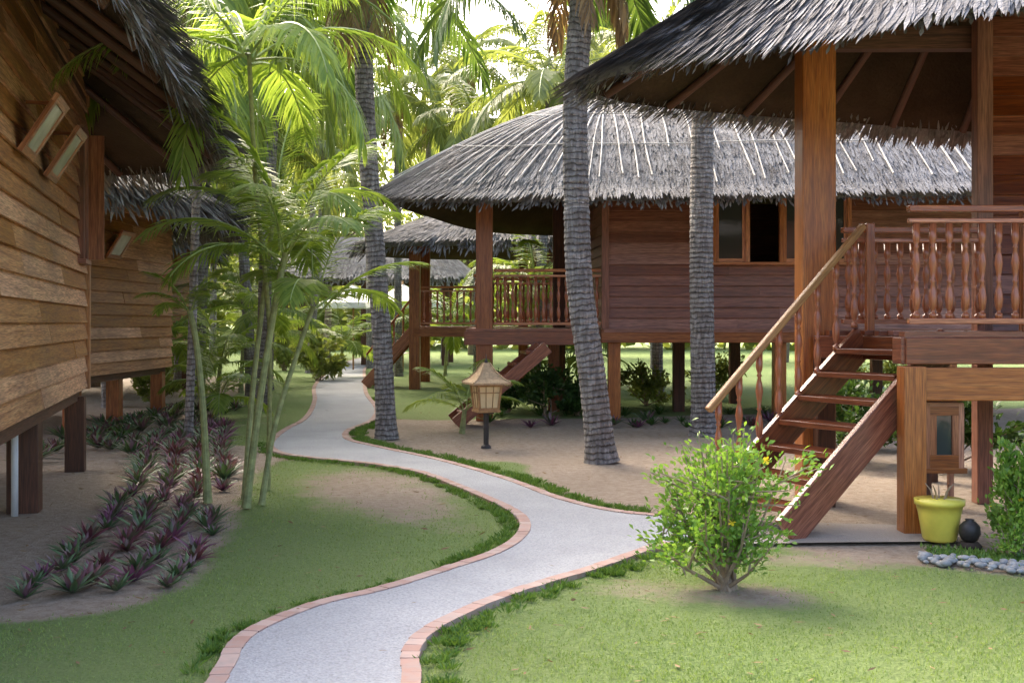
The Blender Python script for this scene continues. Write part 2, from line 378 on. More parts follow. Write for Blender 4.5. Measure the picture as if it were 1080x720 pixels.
s=mixc(nt,ramp(nt,nc.outputs[0],[(.4,0.0),(.65,.35)]),s,(.27,.21,.155))
finish(nt,mixc(nt,msk,s,g),.9,math_(nt,'ADD',nb.outputs[0],math_(nt,'MULTIPLY',ne.outputs[0],2.5)),.9,.03,.2)
me=npmesh('ground',from_verts,F,[m],smooth=True)
a=me.color_attributes.new('lawn','FLOAT_COLOR','POINT')
cc=np.ones((len(from_verts),4),np.float32); cc[:,:3]=lawn.ravel()[:,None]; a.data.foreach_set('color',cc.ravel())
stuffobj('ground',me,'green lawn with bare sandy soil patches','ground','structure')
def onpath(x,y): return inpoly(x,y,[tuple(p) for p in outline])
N=420000
yy=4.0+ (nr.rand(N)**1.5)*12; xx=(nr.rand(N)*2-1)*(.5*yy+.6)
ix=np.clip(np.searchsorted(xs,xx),0,nx-1); iy=np.clip(np.searchsorted(ys,yy),0,ny-1)
patch=.75+.35*np.sin(xx*3.1+np.sin(yy*2.3)*1.4)*np.sin(yy*2.7+np.sin(xx*1.9))
lw=lawn[iy,ix]; keep=(nr.rand(N)<lw**2*.6*patch)&~onpath(xx,yy)
xx,yy=xx[keep],yy[keep]; n=len(xx)
P=np.stack([xx,yy,np.full(n,-.003)],1); D=np.stack([nr.normal(0,.45,n),nr.normal(0,.45,n),np.ones(n)],1)
hgt=nr.uniform(.010,.026,n)*(1+.2*(yy-4)/6)
stuffobj('lawn_grass',leaves('lawn_grass',P,D,hgt,nr.uniform(.004,.008,n),L_grass,mid=.3),'short green lawn grass','grass')
def border(Pl,side,w,dens,hm,lo=0,hi=999,x0=-99,thr=.35):
    d=np.gradient(Pl,axis=0); d/=np.linalg.norm(d,axis=1,keepdims=True); nn=np.stack([-d[:,1],d[:,0]],1)*side
    ok=(Pl[:,1]>lo)&(Pl[:,1]<hi)&(Pl[:,0]>x0); Pp=Pl[ok]; nn=nn[ok]
    if len(Pp)==0: return np.zeros((0,3)),np.zeros((0,3)),np.zeros(0)
    nt_=int(len(Pp)*dens/22); i=nr.randint(0,len(Pp),nt_)
    clump=(np.sin(i*1.9)+np.sin(i*.77+1)+np.sin(i*.31)+3)/6
    kk=nr.rand(nt_)<np.clip((clump-thr)*2.2,.02,1); i=i[kk]; k=len(i)
    c=Pp[i]+nn[i]*(.03+nr.rand(k)*w*(.5+.6*clump[kk]))[:,None]
    m_=22; c=np.repeat(c,m_,0); k=len(c); sz=np.repeat(nr.uniform(.6,1.1,len(i)),m_)
    an=nr.uniform(0,6.28,k); rr=nr.rand(k)*.03
    p=c+np.stack([np.cos(an),np.sin(an)],1)*rr[:,None]
    ln=nr.uniform(.15,1.0,k)
    return np.stack([p[:,0],p[:,1],np.zeros(k)-.003],1),np.stack([np.cos(an)*ln,np.sin(an)*ln,np.ones(k)],1),nr.uniform(.5,1,k)*hm*sz
sets=[border(RF,1,.24,150,.09,9.4,24,thr=.03),border(Lc,1,.13,100,.075,7.4,15,thr=.08),border(Lc,1,.11,80,.08,3,6.0,thr=.2),border(RN,1,.17,130,.08,3,8.2,thr=.2),border(Lc,1,.08,70,.06,6.0,7.6,thr=.35)]
P=np.vstack([s_[0] for s_ in sets]);D=np.vstack([s_[1] for s_ in sets]);H=np.concatenate([s_[2] for s_ in sets])
stuffobj('border_grass',leaves('border_grass',P,D,H,nr.uniform(.006,.011,len(P)),L_bord,mid=.45,bend=.2),'dark green tufts of border grass beside the path','grass')
n=1600; yy=nr.uniform(5,22,n); xx=(nr.rand(n)*2-1)*.5*yy
P=np.stack([xx,yy,nr.uniform(.006,.02,n)],1); kp=~onpath(xx,yy)|(nr.rand(n)<.08); P=P[kp]; P[:,2]+=np.where(onpath(P[:,0],P[:,1]),.025,0); n=len(P)
stuffobj('fallen_leaves',leaves('fallen_leaves',P,np.stack([nr.normal(size=n),nr.normal(size=n),nr.normal(0,.1,n)],1),nr.uniform(.03,.08,n),nr.uniform(.01,.025,n),L_dry,S=nr.normal(size=(n,3))*[1,1,.2]),'dry brown leaves scattered on the soil','fallen leaves')
n=2600; x=nr.uniform(2.9,4.2,n); y=7.95-(x-2.7)*.42+nr.normal(0,.12,n)
stuffobj('ground_cover',leaves('ground_cover',np.stack([x,y,np.full(n,.0)],1),np.stack([nr.normal(0,.7,n),nr.normal(0,.7,n),np.ones(n)],1),nr.uniform(.02,.06,n),nr.uniform(.008,.02,n),L_bord,mid=.5),'low grey green ground cover among the stones','ground cover')
# ------------------------------------------------------------ roof
def roof(root,eave,ra,rb,thick=.22,nstr=12000,filt=None,battens=0,fr=3500,frlen=.35,rafters=18,seed=1,wst=(.012,.03),jit=.11,lift=.02,bulge=.1):
    rs=np.random.RandomState(seed)
    E=resample(catmull(eave,8,True),.16,True); n=len(E); ra=np.array(ra,float); rb=np.array(rb,float)
    ab=rb-ra; t=np.clip(((E[:,:2]-ra[:2])@ab[:2])/(ab[:2]@ab[:2]),0,1); Q=ra+ab*t[:,None]
    def surf(i,tt):
        i0=np.floor(i).astype(int)%n; i1=(i0+1)%n; fr_=(i-np.floor(i))[:,None]
        e=E[i0]*(1-fr_)+E[i1]*fr_; q=Q[i0]*(1-fr_)+Q[i1]*fr_
        p=e+(q-e)*tt[:,None]; p[:,2]+=bulge*np.sin(np.pi*np.clip(tt,0,1)); return p
    K=12; mbv=[]; ii=np.arange(n).astype(float)
    for k in range(K+1):
        p=surf(ii,np.full(n,k/K)); p[:,2]+=rs.normal(0,.012,n); mbv.append(p)
    top_=np.vstack(mbv)
    bot=[]
    for k in range(K+1):
        p=surf(ii,np.full(n,max(k/K,.012))); p[:,2]-=thick; bot.append(p)
    bot=np.vstack(bot); vs=np.vstack([top_,bot]); o=len(top_); f=[];mi=[]
    for k in range(K):
        for i in range(n):
            j=(i+1)%n
            f.append((k*n+i,k*n+j,(k+1)*n+j,(k+1)*n+i)); mi.append(0)
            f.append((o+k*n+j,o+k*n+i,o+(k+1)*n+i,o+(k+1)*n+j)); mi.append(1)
    for i in range(n):
        j=(i+1)%n; f.append((i,o+i,o+j,j)); mi.append(0)
    off=np.array(ORG[root.name])
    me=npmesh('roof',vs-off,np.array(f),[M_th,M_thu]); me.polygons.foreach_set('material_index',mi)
    ro=childmesh('roof',me,root)
    i=rs.rand(nstr)*n; tt=1-np.sqrt(1-rs.rand(nstr)*.98)
    crs=11.0; tt=np.clip((np.floor(tt*crs)+rs.rand(nstr)**2*.9)/crs,0,.98)
    p=surf(i,tt); 
    if filt is not None: k=filt(p); i,tt,p=i[k],tt[k],p[k]
    q=surf(i,tt-.06); d=nrm(q-p); m_=len(p)
    lat=nrm(np.cross(d,np.array([0,0,1.])))
    d=nrm(d+lat*rs.normal(0,jit,(m_,1))+np.array([0,0,1.])*rs.normal(.0,lift,(m_,1)))
    p=p+np.array([0,0,1.])*rs.uniform(.005,.03,(m_,1))
    Ln=rs.uniform(.18,.45,m_)
    fi=rs.rand(fr)*n; fp=surf(fi,rs.uniform(-.01,.05,fr)); 
    ex=nrm(surf(fi,np.full(fr,-.05))-surf(fi,np.full(fr,.05)))
    fp[:,2]-=rs.uniform(-.02,thick,fr)
    if filt is not None: k=filt(fp); fp,ex=fp[k],ex[k]
    fn=len(fp); la2=nrm(np.cross(ex,np.array([0,0,1.])))
    exh=ex.copy(); exh[:,2]=0; exh=nrm(exh)
    fd=nrm(exh*rs.uniform(.15,.9,(fn,1))+np.array([0,0,-1.])*rs.uniform(.35,1.0,(fn,1))+la2*rs.normal(0,.22,(fn,1)))
    P=np.vstack([p,fp])-off; D=np.vstack([d,fd]); L=np.r_[Ln,rs.uniform(.35,1,fn)*frlen]; S=np.vstack([lat,la2+rs.normal(0,.3,(fn,3))])
    me=leaves('thatch_strands',P,D,L,rs.uniform(wst[0],wst[1],len(P)),M_th,S=S,mid=.7)
    t_=childmesh('thatch_fringe',me,root,ro); t_["kind"]='stuff'
    if battens:
        mb=MB()
        for b in range(battens):
            i_=np.array([b*n/battens+rs.uniform(-.3,.3)*n/battens]); di=rs.uniform(-.6,.6); a0=rs.uniform(.02,.10) if rs.rand()<.8 else rs.uniform(.1,.4); a1=rs.uniform(.8,.98); ph=rs.rand()*6
            pts=[surf((i_+di*u+.15*math.sin(u*7+ph))%n,np.array([u]))[0]+[0,0,.05+.012*math.sin(u*9+b)] for u in np.linspace(a0,a1,10)]
            if filt is not None and not filt(np.array([pts[0]]))[0]: continue
            mb.tube(pts,rs.uniform(.009,.014),5)
        for tt_ in (.3,.62,.9):
            run=[]
            for i_ in range(n+1):
                p_=surf(np.array([float(i_%n)]),np.array([tt_+.006*math.sin(i_*.3)]))[0]+[0,0,.055]
                if filt is None or filt(np.array([p_]))[0]: run.append(p_)
                else:
                    if len(run)>3: mb.tube(run,.010,5)
                    run=[]
            if len(run)>3: mb.tube(run,.010,5)
        if mb.v:
            o_=part('thatch_batten',mb,M_batten,root,ro); o_["kind"]='stuff'
    for b in range(rafters):
        i_=np.array([(b+.5)*n/rafters]); e=surf(i_,np.array([.03]))[0]; q=surf(i_,np.array([.95]))[0]
        if filt is not None and not filt(np.array([e]))[0]: continue
        mid_=surf(i_,np.array([.5]))[0]
        mb=MB(); mb.tube([e-[0,0,thick+.05],mid_-[0,0,thick+.05],q-[0,0,thick+.05]],.04,7); part('rafter',mb,M_dark,root,ro,smooth=True)
    return surf
# ------------------------------------------------------------ walls
def wall(root,p0,p1,z0,z1,mat,openings=(),lap=.175,sgn=1,name='wall'):
    mb=MB(); p0=V((*p0,0));p1=V((*p1,0)); L=(p1-p0).length; u=(p1-p0)/L; nn=V((u.y,-u.x,0))*sgn
    z=z0
    while z<z1-.01:
        h=min(lap,z1-z); segs=[(0,L)]
        for (a,b,c,d) in openings:
            if z+h*.5>c and z+h*.5<d:
                ns=[]
                for s,e in segs:
                    if b<=s or a>=e: ns.append((s,e)); continue
                    if a>s: ns.append((s,a))
                    if b<e: ns.append((b,e))
                segs=ns
        for s,e in segs:
            x=s
            while x<e-.02:
                ln=R.uniform(1.7,3.4); x2=min(e,x+ln)
                if e-x2<.5: x2=e
                c=p0+u*((x+x2)/2)+V((0,0,z+h/2+.006))+nn*R.uniform(-.003,.004)
                az=(V((0,0,1))-nn*.2).normalized()
                mb.box(c,u*((x2-x)/2-.0015),az*(h/2+.008),nn*.013)
                x=x2
        z+=lap
    if not openings:
        mb.box(p0+u*L/2+V((0,0,(z0+z1)/2))-nn*.045,u*(L/2-.01),(0,0,(z1-z0)/2),nn*.01)
    return part(name,mb,mat,root)
def window(root,p0,p1,u0,u1,z0,z1,mat,divs=2,openpane=None,sgn=1,fw=.07):
    p0=V((*p0,0));p1=V((*p1,0)); u=(p1-p0).normalized(); nn=V((u.y,-u.x,0))*sgn
    wroot=MB(); c=p0+nn*.02
    wroot.box(c+u*(u0+u1)/2+V((0,0,z0-.02)),u*((u1-u0)/2+.09),nn*.07,(0,0,.022))
    sill=part('window',wroot,mat,root)
    mb=MB()
    for uu in [u0,u1]+[u0+(u1-u0)*k/divs for k in range(1,divs)]:
        mb.box(c+u*uu+V((0,0,(z0+z1)/2+.002)),(0,0,(z1-z0)/2),u*fw/2,nn*.045)
    mb.box(c+u*(u0+u1)/2+V((0,0,z1)),u*((u1-u0)/2+fw/2),(0,0,fw/2),nn*.048)
    part('frame',mb,mat,root,sill,bevel=.004)
    for k in range(divs):
        if openpane is not None and k in openpane: continue
        a=u0+(u1-u0)*k/divs+fw/2; b=u0+(u1-u0)*(k+1)/divs-fw/2
        mb=MB(); mb.box(c+u*(a+b)/2+V((0,0,(z0+z1)/2)),u*(b-a)/2,(0,0,(z1-z0)/2-.01),nn*.004,0)
        for uu in (a+.025,b-.025): mb.box(c+u*uu+V((0,0,(z0+z1)/2)),(0,0,(z1-z0)/2-.012),u*.025,nn*.02,1)
        for zz in (z0+.035,z1-.06): mb.box(c+u*(a+b)/2+V((0,0,zz)),u*((b-a)/2-.051),(0,0,.028),nn*.018,1)
        part('pane',mb,[M_glass,mat],root,sill)
mb=MB(); prof=[(0,.028),(.05,.028),(.06,.015),(.09,.015),(.11,.024),(.16,.030),(.22,.033),(.30,.024),(.37,.013),(.39,.023),(.41,.013),(.50,.022),(.58,.032),(.66,.024),(.73,.013),(.75,.023),(.77,.013),(.81,.024),(.84,.028),(1,.028)]
mb.tube([(0,0,z) for z,r in prof],[r for z,r in prof],12)
BAL=mesh_of('baluster',mb,[M_bal],smooth=True)
def bal(root,parent,x,y,z0,z1,me=None,th=1.0):
    o=bpy.data.objects.new('baluster',me or BAL); link(o); o.parent=parent
    o.location=V((x,y,z0))-ORG[root.name]; o.scale=(th,th,z1-z0)
def railing(root,a,b,zd,h=.9,sp=.15,mat=None,me=None,slope=0,rw=.09):
    a=V((*a,zd));b=V((*b,zd)); mb=MB()
    mb.beam(a+V((0,0,h)),b+V((0,0,h)),rw,.05); mb.beam(a+V((0,0,.08)),b+V((0,0,.08)),.06,.045); mb.beam(a+V((0,0,h-.09)),b+V((0,0,h-.09)),.05,.035)
    ro=part('railing',mb,mat or M_bal,root,bevel=.006)
    n=max(2,int((b-a).length/sp))
    for k in range(n):
        p=a+(b-a)*((k+.5)/n); bal(root,ro,p.x,p.y,zd+.1,zd+h-.11,me)
    return ro
def stairs(root,a0,a1,wv,zt,n=7,mat=None,rmat=None,h=.9,bme=None,balus=8,ext=.15,sw=.055,sh=.27):
    mat=mat or M_deck; a0=V((*a0,0));a1=V((*a1,zt)); wv=V((*wv,0)); mb=MB()
    sd=(a1-a0).normalized()
    for o in (V((0,0,0)),wv): mb.beam(a0+o+V((0,0,.06)),a1+o+V((0,0,-.08)),sw,sh)
    st=part('stairs',mb,mat,root,bevel=.006)
    hd=V((sd.x,sd.y,0)).normalized()
    for k in range(1,n+1):
        p=a0+(a1-a0)*(k/(n+1)); mb=MB()
        mb.box(p+wv/2+V((0,0,.02)),wv*(.5-.03/wv.length),hd*.135,(0,0,.022)); part('step',mb,mat,root,st,bevel=.005)
    if rmat:
        mb=MB(); ra=a0-sd*ext+V((0,0,h)); rb=a1+V((0,0,h)); mb.beam(ra,rb,.06,.055); hr=part('handrail',mb,rmat,root,st,bevel=.012)
        for k in range(balus):
            p=a0+(a1-a0)*((k+.5)/balus); bal(root,st,p.x,p.y,p.z+.12,p.z+h-.02,bme)
    return st
def posts(root,lst,z0,z1,w,mat,rot=0,bevel=.008):
    for p in lst:
        mb=MB(); mb.post(p[0],p[1],z0,z1,w,rot); part('post',mb,mat,root,bevel=bevel)
def deck(root,poly,z,mat,th=.04,fascia=.22,step=.14):
    mb=MB(); xs_=[p[0] for p in poly]; ys_=[p[1] for p in poly]; y=min(ys_)+step/2
    while y<max(ys_):
        cr=[]; k=len(poly)
        for i in range(k):
            x1,y1=poly[i];x2,y2=poly[(i+1)%k]
            if (y1>y)!=(y2>y): cr.append(x1+(x2-x1)*(y-y1)/(y2-y1))
        cr.sort()
        for a,b in zip(cr[::2],cr[1::2]):
            if b-a>.05: mb.box(((a+b)/2,y,z-th/2),((b-a)/2,0,0),(0,step/2-.004,0),(0,0,th/2))
        y+=step
    part('deck',mb,mat,root)
    mb=MB(); k=len(poly)
    for i in range(k):
        a=V((*poly[i],z-.045-fascia/2));b=V((*poly[(i+1)%k],z-.045-fascia/2))
        mb.beam(a,b,.06,fascia)
    part('deck_beam',mb,mat,root,bevel=.006)
# ============================ right bungalow
RB=top('bungalow','thatched wooden stilt bungalow with carved veranda and stairs','bungalow',(4.6,10,0),'stilt bungalows')
zD=1.53
stairs(RB,(1.56,9.05),(3.02,9.78),(.44,-.76),zD,7,M_deck,M_rail,balus=8,ext=.0)
deckpoly=[(2.97,8.6),(9,8.6),(9,10.0),(2.66,10.0),(2.9,9.82),(3.0,9.82),(3.44,9.0),(3.44,8.8),(2.97,8.8)]
deck(RB,deckpoly,zD,M_deck,fascia=.2)
mb=MB(); mb.beam((3.11,8.6,1.135),(9,8.6,1.135),.08,.25); part('deck_beam',mb,M_pil,RB,bevel=.008)
posts(RB,[(3.02,8.6)],-.1,1.27,.17,M_pil); posts(RB,[(3.62,10.1),(4.35,9.3),(4.2,11.5),(2.75,10.02)],-.1,1.27,.16,M_dark)
mb=MB(); mb.post(2.73,10.25,-.1,4.5,.30); part('veranda_pillar',mb,M_pil,RB,bevel=.015)
railing(RB,(2.9,10.0),(4.15,10.0),zD,.88,.105); railing(RB,(3.0,8.62),(4.0,8.62),zD,.93,.115)
railing(RB,(4.0,8.62),(6,8.3),zD,.93,.115)
posts(RB,[(3.93,8.7)],zD,2.5,.08,M_bal)
posts(RB,[(3.1,9.86)],zD-.1,2.46,.07,M_bal)
wall(RB,(4.18,10.1),(9,9.9),zD-.2,4.3,M_deck); wall(RB,(5.9,13.6),(4.18,10.1),zD-.2,4.3,M_deck); posts(RB,[(4.17,10.09)],0,4.3,.14,M_mid)
mb=MB(); mb.beam((2.5,10.27,4.15),(9,10.2,4.15),.14,.2); part('roof_beam',mb,M_dark,RB)
mb=MB(); mb.beam((2.73,10.25,4.2),(3.4,8.2,4.0),.12,.16); part('roof_beam',mb,M_dark,RB)
mb=MB(); mb.tube([(2.9,8.4,4.0),(4.9,9.3,4.1),(7,10,4.2)],.07,8); part('roof_beam',mb,M_dark,RB,smooth=True)
eR=[(.62,9.75,3.74),(.95,10.5,3.74),(1.9,11.05,3.74),(3.3,11.6,3.74),(4.9,12.2,3.74),(8,13.2,3.74),(11,12,3.74),(11.5,9.5,3.74),(9,7.0,3.8),(6,6.5,3.84),(3.4,7.5,3.80),(2.2,8.3,3.76),(1.15,9.1,3.74)]
roof(RB,eR,(4.4,9.8,6.0),(8.5,10,6.0),.13,46000,lambda p:p[:,0]<6.5,0,8000,.16,30,3,(.018,.042),jit=.14,lift=.01,bulge=.03)
cx,cy=3.30,8.80
CB=top('wooden_cabinet','small wooden lantern cabinet with glass door beside the deck post','cabinet',(cx,cy,0))
mb=MB()
for x in (-.13,.13):
    for y in(-.10,.10): mb.post(cx+x,cy+y,0.46 if y<0 else 0.0,.98,.04)
mb.box((cx,cy,.47),(.17,0,0),(0,.13,0),(0,0,.02)); mb.box((cx,cy,.975),(.145,0,0),(0,.12,0),(0,0,.015)); mb.box((cx,cy+.11,.72),(0,0,.25),(.115,0,0),(0,.008,0)); mb.box((cx-.13,cy,.72),(0,0,.25),(0,.085,0),(.008,0,0)); mb.box((cx+.13,cy,.72),(0,0,.25),(0,.085,0),(.008,0,0))
mb.box((cx,cy-.11,.54),(.11,0,0),(0,.01,0),(0,0,.05)); mb.box((cx,cy-.11,.925),(.11,0,0),(0,.01,0),(0,0,.035)); mb.box((cx-.085,cy-.11,.74),(0,0,.15),(.025,0,0),(0,.01,0)); mb.box((cx+.085,cy-.11,.74),(0,0,.15),(.025,0,0),(0,.01,0))
part('frame',mb,M_post,CB)
mb=MB(); mb.box((cx,cy-.10,.74),(0,0,.15),(.06,0,0),(0,.004,0)); part('pane',mb,M_glass,CB)
PT=top('flower_pot','yellow glazed flower pot beside the veranda post','flower pot',(3.1,8.25,0))
def lathe(mb,prof,c,n=20,m=0,cap=True): mb.tube([(c[0],c[1],c[2]+z) for r,z in prof],[r for r,z in prof],n,m,cap)
mb=MB(); lathe(mb,[(.105,0),(.12,.02),(.15,.2),(.165,.26),(.175,.262),(.178,.30),(.16,.302),(.15,.27)],(3.1,8.25,0.022),24); part('pot_body',mb,M_pot,PT,smooth=True)
mb=MB(); lathe(mb,[(.152,.268),(.10,.28),(.01,.282)],(3.1,8.25,.022),16); part('soil',mb,M_soil,PT)
mb=MB()
for k in range(5): 
    a=k*1.3; mb.tube([(3.1+.03*math.cos(a),8.25+.03*math.sin(a),.28),(3.1+.06*math.cos(a),8.25+.06*math.sin(a),.38),(3.1+.10*math.cos(a),8.25+.1*math.sin(a),.43)],[.008,.006,.003],6)
part('stem',mb,M_branch,PT)
GB=top('clay_jar','small round dark jar resting against the yellow pot','jar',(3.27,8.08,0))
mb=MB(); lathe(mb,[(.03,0),(.055,.015),(.075,.06),(.07,.11),(.045,.14),(.028,.15),(.034,.16)],(3.25,8.08,.045),18); part('jar_body',mb,M_black,GB,smooth=True)
mb=MB(); lathe(mb,[(.08,0),(.085,.02),(.06,.045)],(3.25,8.08,0.0),14); part('jar_base',mb,M_soil,GB,smooth=True)
stm=[]
for k in range(4):
    bm=bmesh.new(); bmesh.ops.create_icosphere(bm,subdivisions=2,radius=.06)
    for v_ in bm.verts: v_.co=V((v_.co.x*R.uniform(.95,1.05),v_.co.y*R.uniform(.75,.85),v_.co.z*.55))
    me=bpy.data.meshes.new('stone'); bm.to_mesh(me); bm.free(); me.materials.append(M_stone); me.polygons.foreach_set('use_smooth',[True]*len(me.polygons)); stm.append(me)
for k in range(140):
    t=R.random(); x=2.75+t*1.1; y=7.7-t*.45+R.uniform(-.17,.17)-.25*t
    o=top('stone','rounded grey garden stone bordering the planting bed','stone',(x,y,R.uniform(.01,.03)),'stones edging the bed',R.choice(stm)); s_=R.uniform(.35,.75); o.scale=(s_,s_,s_); o.rotation_euler=(0,0,R.random()*6)
# ============================ middle bungalow
MBW=top('bungalow','thatched wooden stilt bungalow with open window and veranda','bungalow',(4,20,0),'stilt bungalows')
fp0=(1.55,18.6);fp1=(9.6,18.6)
op=(1.74,3.95,2.58,3.75)
wall(MBW,fp0,fp1,1.5,3.95,M_mid,[op]); wall(MBW,(1.3,22.8),(1.55,18.6),1.5,3.95,M_mid); wall(MBW,(1.3,22.8),(9.6,22.8),1.5,3.95,M_mid,sgn=-1); wall(MBW,(9.6,18.6),(9.6,22.8),1.5,3.95,M_mid)
window(MBW,fp0,fp1,op[0],op[1],op[2],op[3],M_pil,4,[1])
mb=MB(); mb.box((5.6,20.6,1.47),(4.1,0,0),(0,2.1,0),(0,0,.03)); part('floor',mb,M_mid,MBW)
mb=MB(); mb.beam((1.45,18.58,1.38),(9.7,18.58,1.38),.12,.22); mb.beam((1.45,22.75,1.38),(9.7,22.75,1.38),.12,.22); part('floor_beam',mb,M_post,MBW,bevel=.01)
posts(MBW,[(1.52,18.57)],1.5,3.95,.12,M_mid)
posts(MBW,[(1.68,18.75),(4.4,18.75),(7.2,18.75),(9.4,18.75)],-.1,1.27,.2,M_pil)
posts(MBW,[(1.5,22.5),(4.4,22.5),(7.2,22.5),(3,20.5),(6,20.5)],-.1,1.27,.2,M_dark)
deck(MBW,[(-.75,18.45),(1.4,18.45),(1.3,22.5),(-.75,22.5)],1.5,M_deck,fascia=.22)
posts(MBW,[(-.45,18.6)],-.1,4.0,.27,M_post); posts(MBW,[(.92,22.3),(-.55,22.3)],-.1,4.1,.24,M_dark); posts(MBW,[(.75,20.5)],-.1,1.25,.2,M_post)
railing(MBW,(-.3,18.6),(1.45,18.6),1.5,.95,.12,M_pil); railing(MBW,(-.6,22.3),(1.2,22.3),1.5,.95,.15,M_pil)
railing(MBW,(-.65,20.6),(-.65,22.3),1.5,.95,.15,M_pil)
stairs(MBW,(-.95,18.0),(.45,18.25),(.1,-.7),1.3,6,M_deck,None,sh=.2)
eM=[(-2.2,19.3,3.85),(-1.85,18.0,3.68),(-.75,17.2,3.58),(1.4,16.95,3.58),(4,16.8,3.6),(6.5,16.7,3.62),(9,16.9,3.6),(11,18.5,3.6),(11.3,20.5,3.6),(10,23,3.6),(5,24,3.6),(0,23.7,3.6),(-1.7,21.7,3.8)]
roof(MBW,eM,(1.7,20.3,5.6),(7.8,20.3,5.68),.2,40000,lambda p:(p[:,1]<20.6)&(p[:,0]<10),130,6500,.2,26,5,(.024,.052),jit=.11,lift=.006,bulge=.22)
mb=MB(); mb.beam((-.5,18.6,3.82),(9.6,18.6,4.03),.14,.18); part('roof_beam',mb,M_dark,MBW)
# ============================ left bungalows
LB=top('bungalow','weathered orange plank stilt bungalow with tilted vent windows','bungalow',(-6,9,0),'stilt bungalows')
C=V((-4.65,12.4)); u=V((-.2525,.9676)); S0=C-u*8.4
L1a=(S0.x,S0.y); 
def onw(Yv): return (Yv-S0.y)/u.y
wall(LB,L1a,(C.x,C.y),.9,4.3,M_left,[(onw(11.7),onw(12.05),2.25,3.6)])
wall(LB,(C.x,C.y),(-9.0,11.3),.9,4.3,M_left); 
mb=MB(); mb.post(C.x,C.y,.88,4.3,.1,.25); part('corner_post',mb,M_left,LB)
mb=MB(); mb.beam((S0.x-.1,S0.y,.84),(C.x-.1,C.y-.05,.84),.1,.16); part('floor_beam',mb,M_dark,LB)
mb=MB(); mb.box(((S0.x+C.x)/2-2.2,(S0.y+C.y)/2,.86),tuple(u*4.1)+(0,),(-2.0,-.5,0),(0,0,.02)); part('floor',mb,M_dark,LB)
posts(LB,[(-4.12,9.62)],-.1,.8,.25,M_dark,.25); posts(LB,[(-4.72,12.3),(-3.3,6.5),(-6.3,11.7),(-6,9),(-8,11.2)],-.1,.8,.2,M_dark,.25)
mb=MB(); mb.tube([(-4.1,9.38,0),(-4.1,9.38,.85)],.03,8); part('drain_pipe',mb,M_pipe,LB,smooth=True)
nn=V((u.y,-u.x,0)); u3=V((u.x,u.y,0))
def vent(root,c,uu,n_,w_=.46,h_=.42,tilt=.62):
    ax=(V((0,0,1))+n_*tilt).normalized(); nz=uu.cross(ax).normalized(); 
    if nz.dot(n_)<0: nz=-nz
    c=c+n_*(.06+h_/2*tilt*.9)
    mb=MB()
    for s_ in(-1,1):
        mb.box(c+uu*s_*w_/2,ax*h_/2,uu*.035,nz*.016); mb.box(c+ax*s_*h_/2,uu*(w_/2+.037),ax*.03,nz*.018)
    mb.box(c+ax*h_/2-n_*(h_*tilt*.45),n_*(h_*tilt*.45),uu*.012,(0,0,.012))
    f_=part('window',mb,M_post,root,label='small wooden vent window tilted open')
    mb=MB(); mb.box(c,ax*(h_/2-.03),uu*(w_/2-.035),nz*.005); part('pane',mb,M_vent,root,f_)
for Yv,zz in((8.15,3.0),(9.35,2.98)):
    p=S0+u*onw(Yv); vent(LB,V((p.x,p.y,zz)),u3,nn)
window(LB,L1a,(C.x,C.y),onw(11.7),onw(12.05),2.25,3.6,M_mid,1,[0])
mb=MB(); p=S0+u*onw(12.1); mb.box(V((p.x,p.y,2.93))+nn*.13+u3*.02,(0,0,.66),nn*.09,u3*.02); part('shutter',mb,M_post,LB)
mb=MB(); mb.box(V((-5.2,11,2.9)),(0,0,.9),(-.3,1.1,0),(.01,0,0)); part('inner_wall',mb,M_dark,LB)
eL=[(-1.75,3.0,3.6),(-2.0,5.2,3.6),(-2.3,7.06,3.6),(-2.7,9.6,3.6),(-3.05,11.8,3.6),(-3.35,12.9,3.58),(-4.4,13.7,3.56),(-6,13.6,3.55),(-8.5,12.9,3.6),(-10,10,3.6),(-9.5,5,3.6),(-6,1.5,3.6),(-3,1.2,3.6)]
roof(LB,eL,(-5.3,5.5,5.9),(-6.4,10.0,5.9),.22,32000,lambda p:p[:,0]>-6.8,0,9000,.36,34,8,(.02,.045),.18,.05)
mb=MB(); mb.beam((-2.95,5.6,4.28),(-4.9,13.2,3.9),.12,.16); part('roof_beam',mb,M_dark,LB)
LB2=top('bungalow','orange plank stilt bungalow with shaggy grey thatch','bungalow',(-8,18,0),'stilt bungalows')
wall(LB2,(-6.0,15.7),(-5.9,19.7),.84,3.6,M_left); wall(LB2,(-5.9,19.7),(-10,19.9),.84,3.6,M_left); wall(LB2,(-10,15.6),(-6.0,15.7),.84,3.6,M_left)
mb=MB(); mb.box((-8,17.7,.78),(0,2,0),(2,0,0),(0,0,.05)); part('floor',mb,M_dark,LB2)
posts(LB2,[(-6.15,17.6),(-6.07,19.5),(-6.15,15.9),(-8,17.5),(-8,19.4)],-.1,.76,.2,M_post)
vent(LB2,V((-5.98,16.9,2.75)),V((0,1,0)),V((1,0,0)),.5,.4)
eL2=[(-4.5,18.4,3.5),(-4.6,16.8,3.5),(-5.0,15.2,3.5),(-6.2,14.4,3.5),(-9,14.1,3.5),(-11,16,3.5),(-11,20,3.5),(-8,21.5,3.5),(-5.5,20.9,3.5)]
roof(LB2,eL2,(-7.4,17.0,5.1),(-8.6,18.0,5.1),.22,18000,lambda p:p[:,0]>-9,0,6500,.55,16,9,(.025,.05),.18,.06)
LB3=top('bungalow','small plank stilt bungalow with thatched roof among trees','bungalow',(-10,26,0),'stilt bungalows')
wall(LB3,(-8.3,23.5),(-7.7,27.5),.9,3.5,M_left); wall(LB3,(-12,23.4),(-8.3,23.5),.9,3.5,M_left)
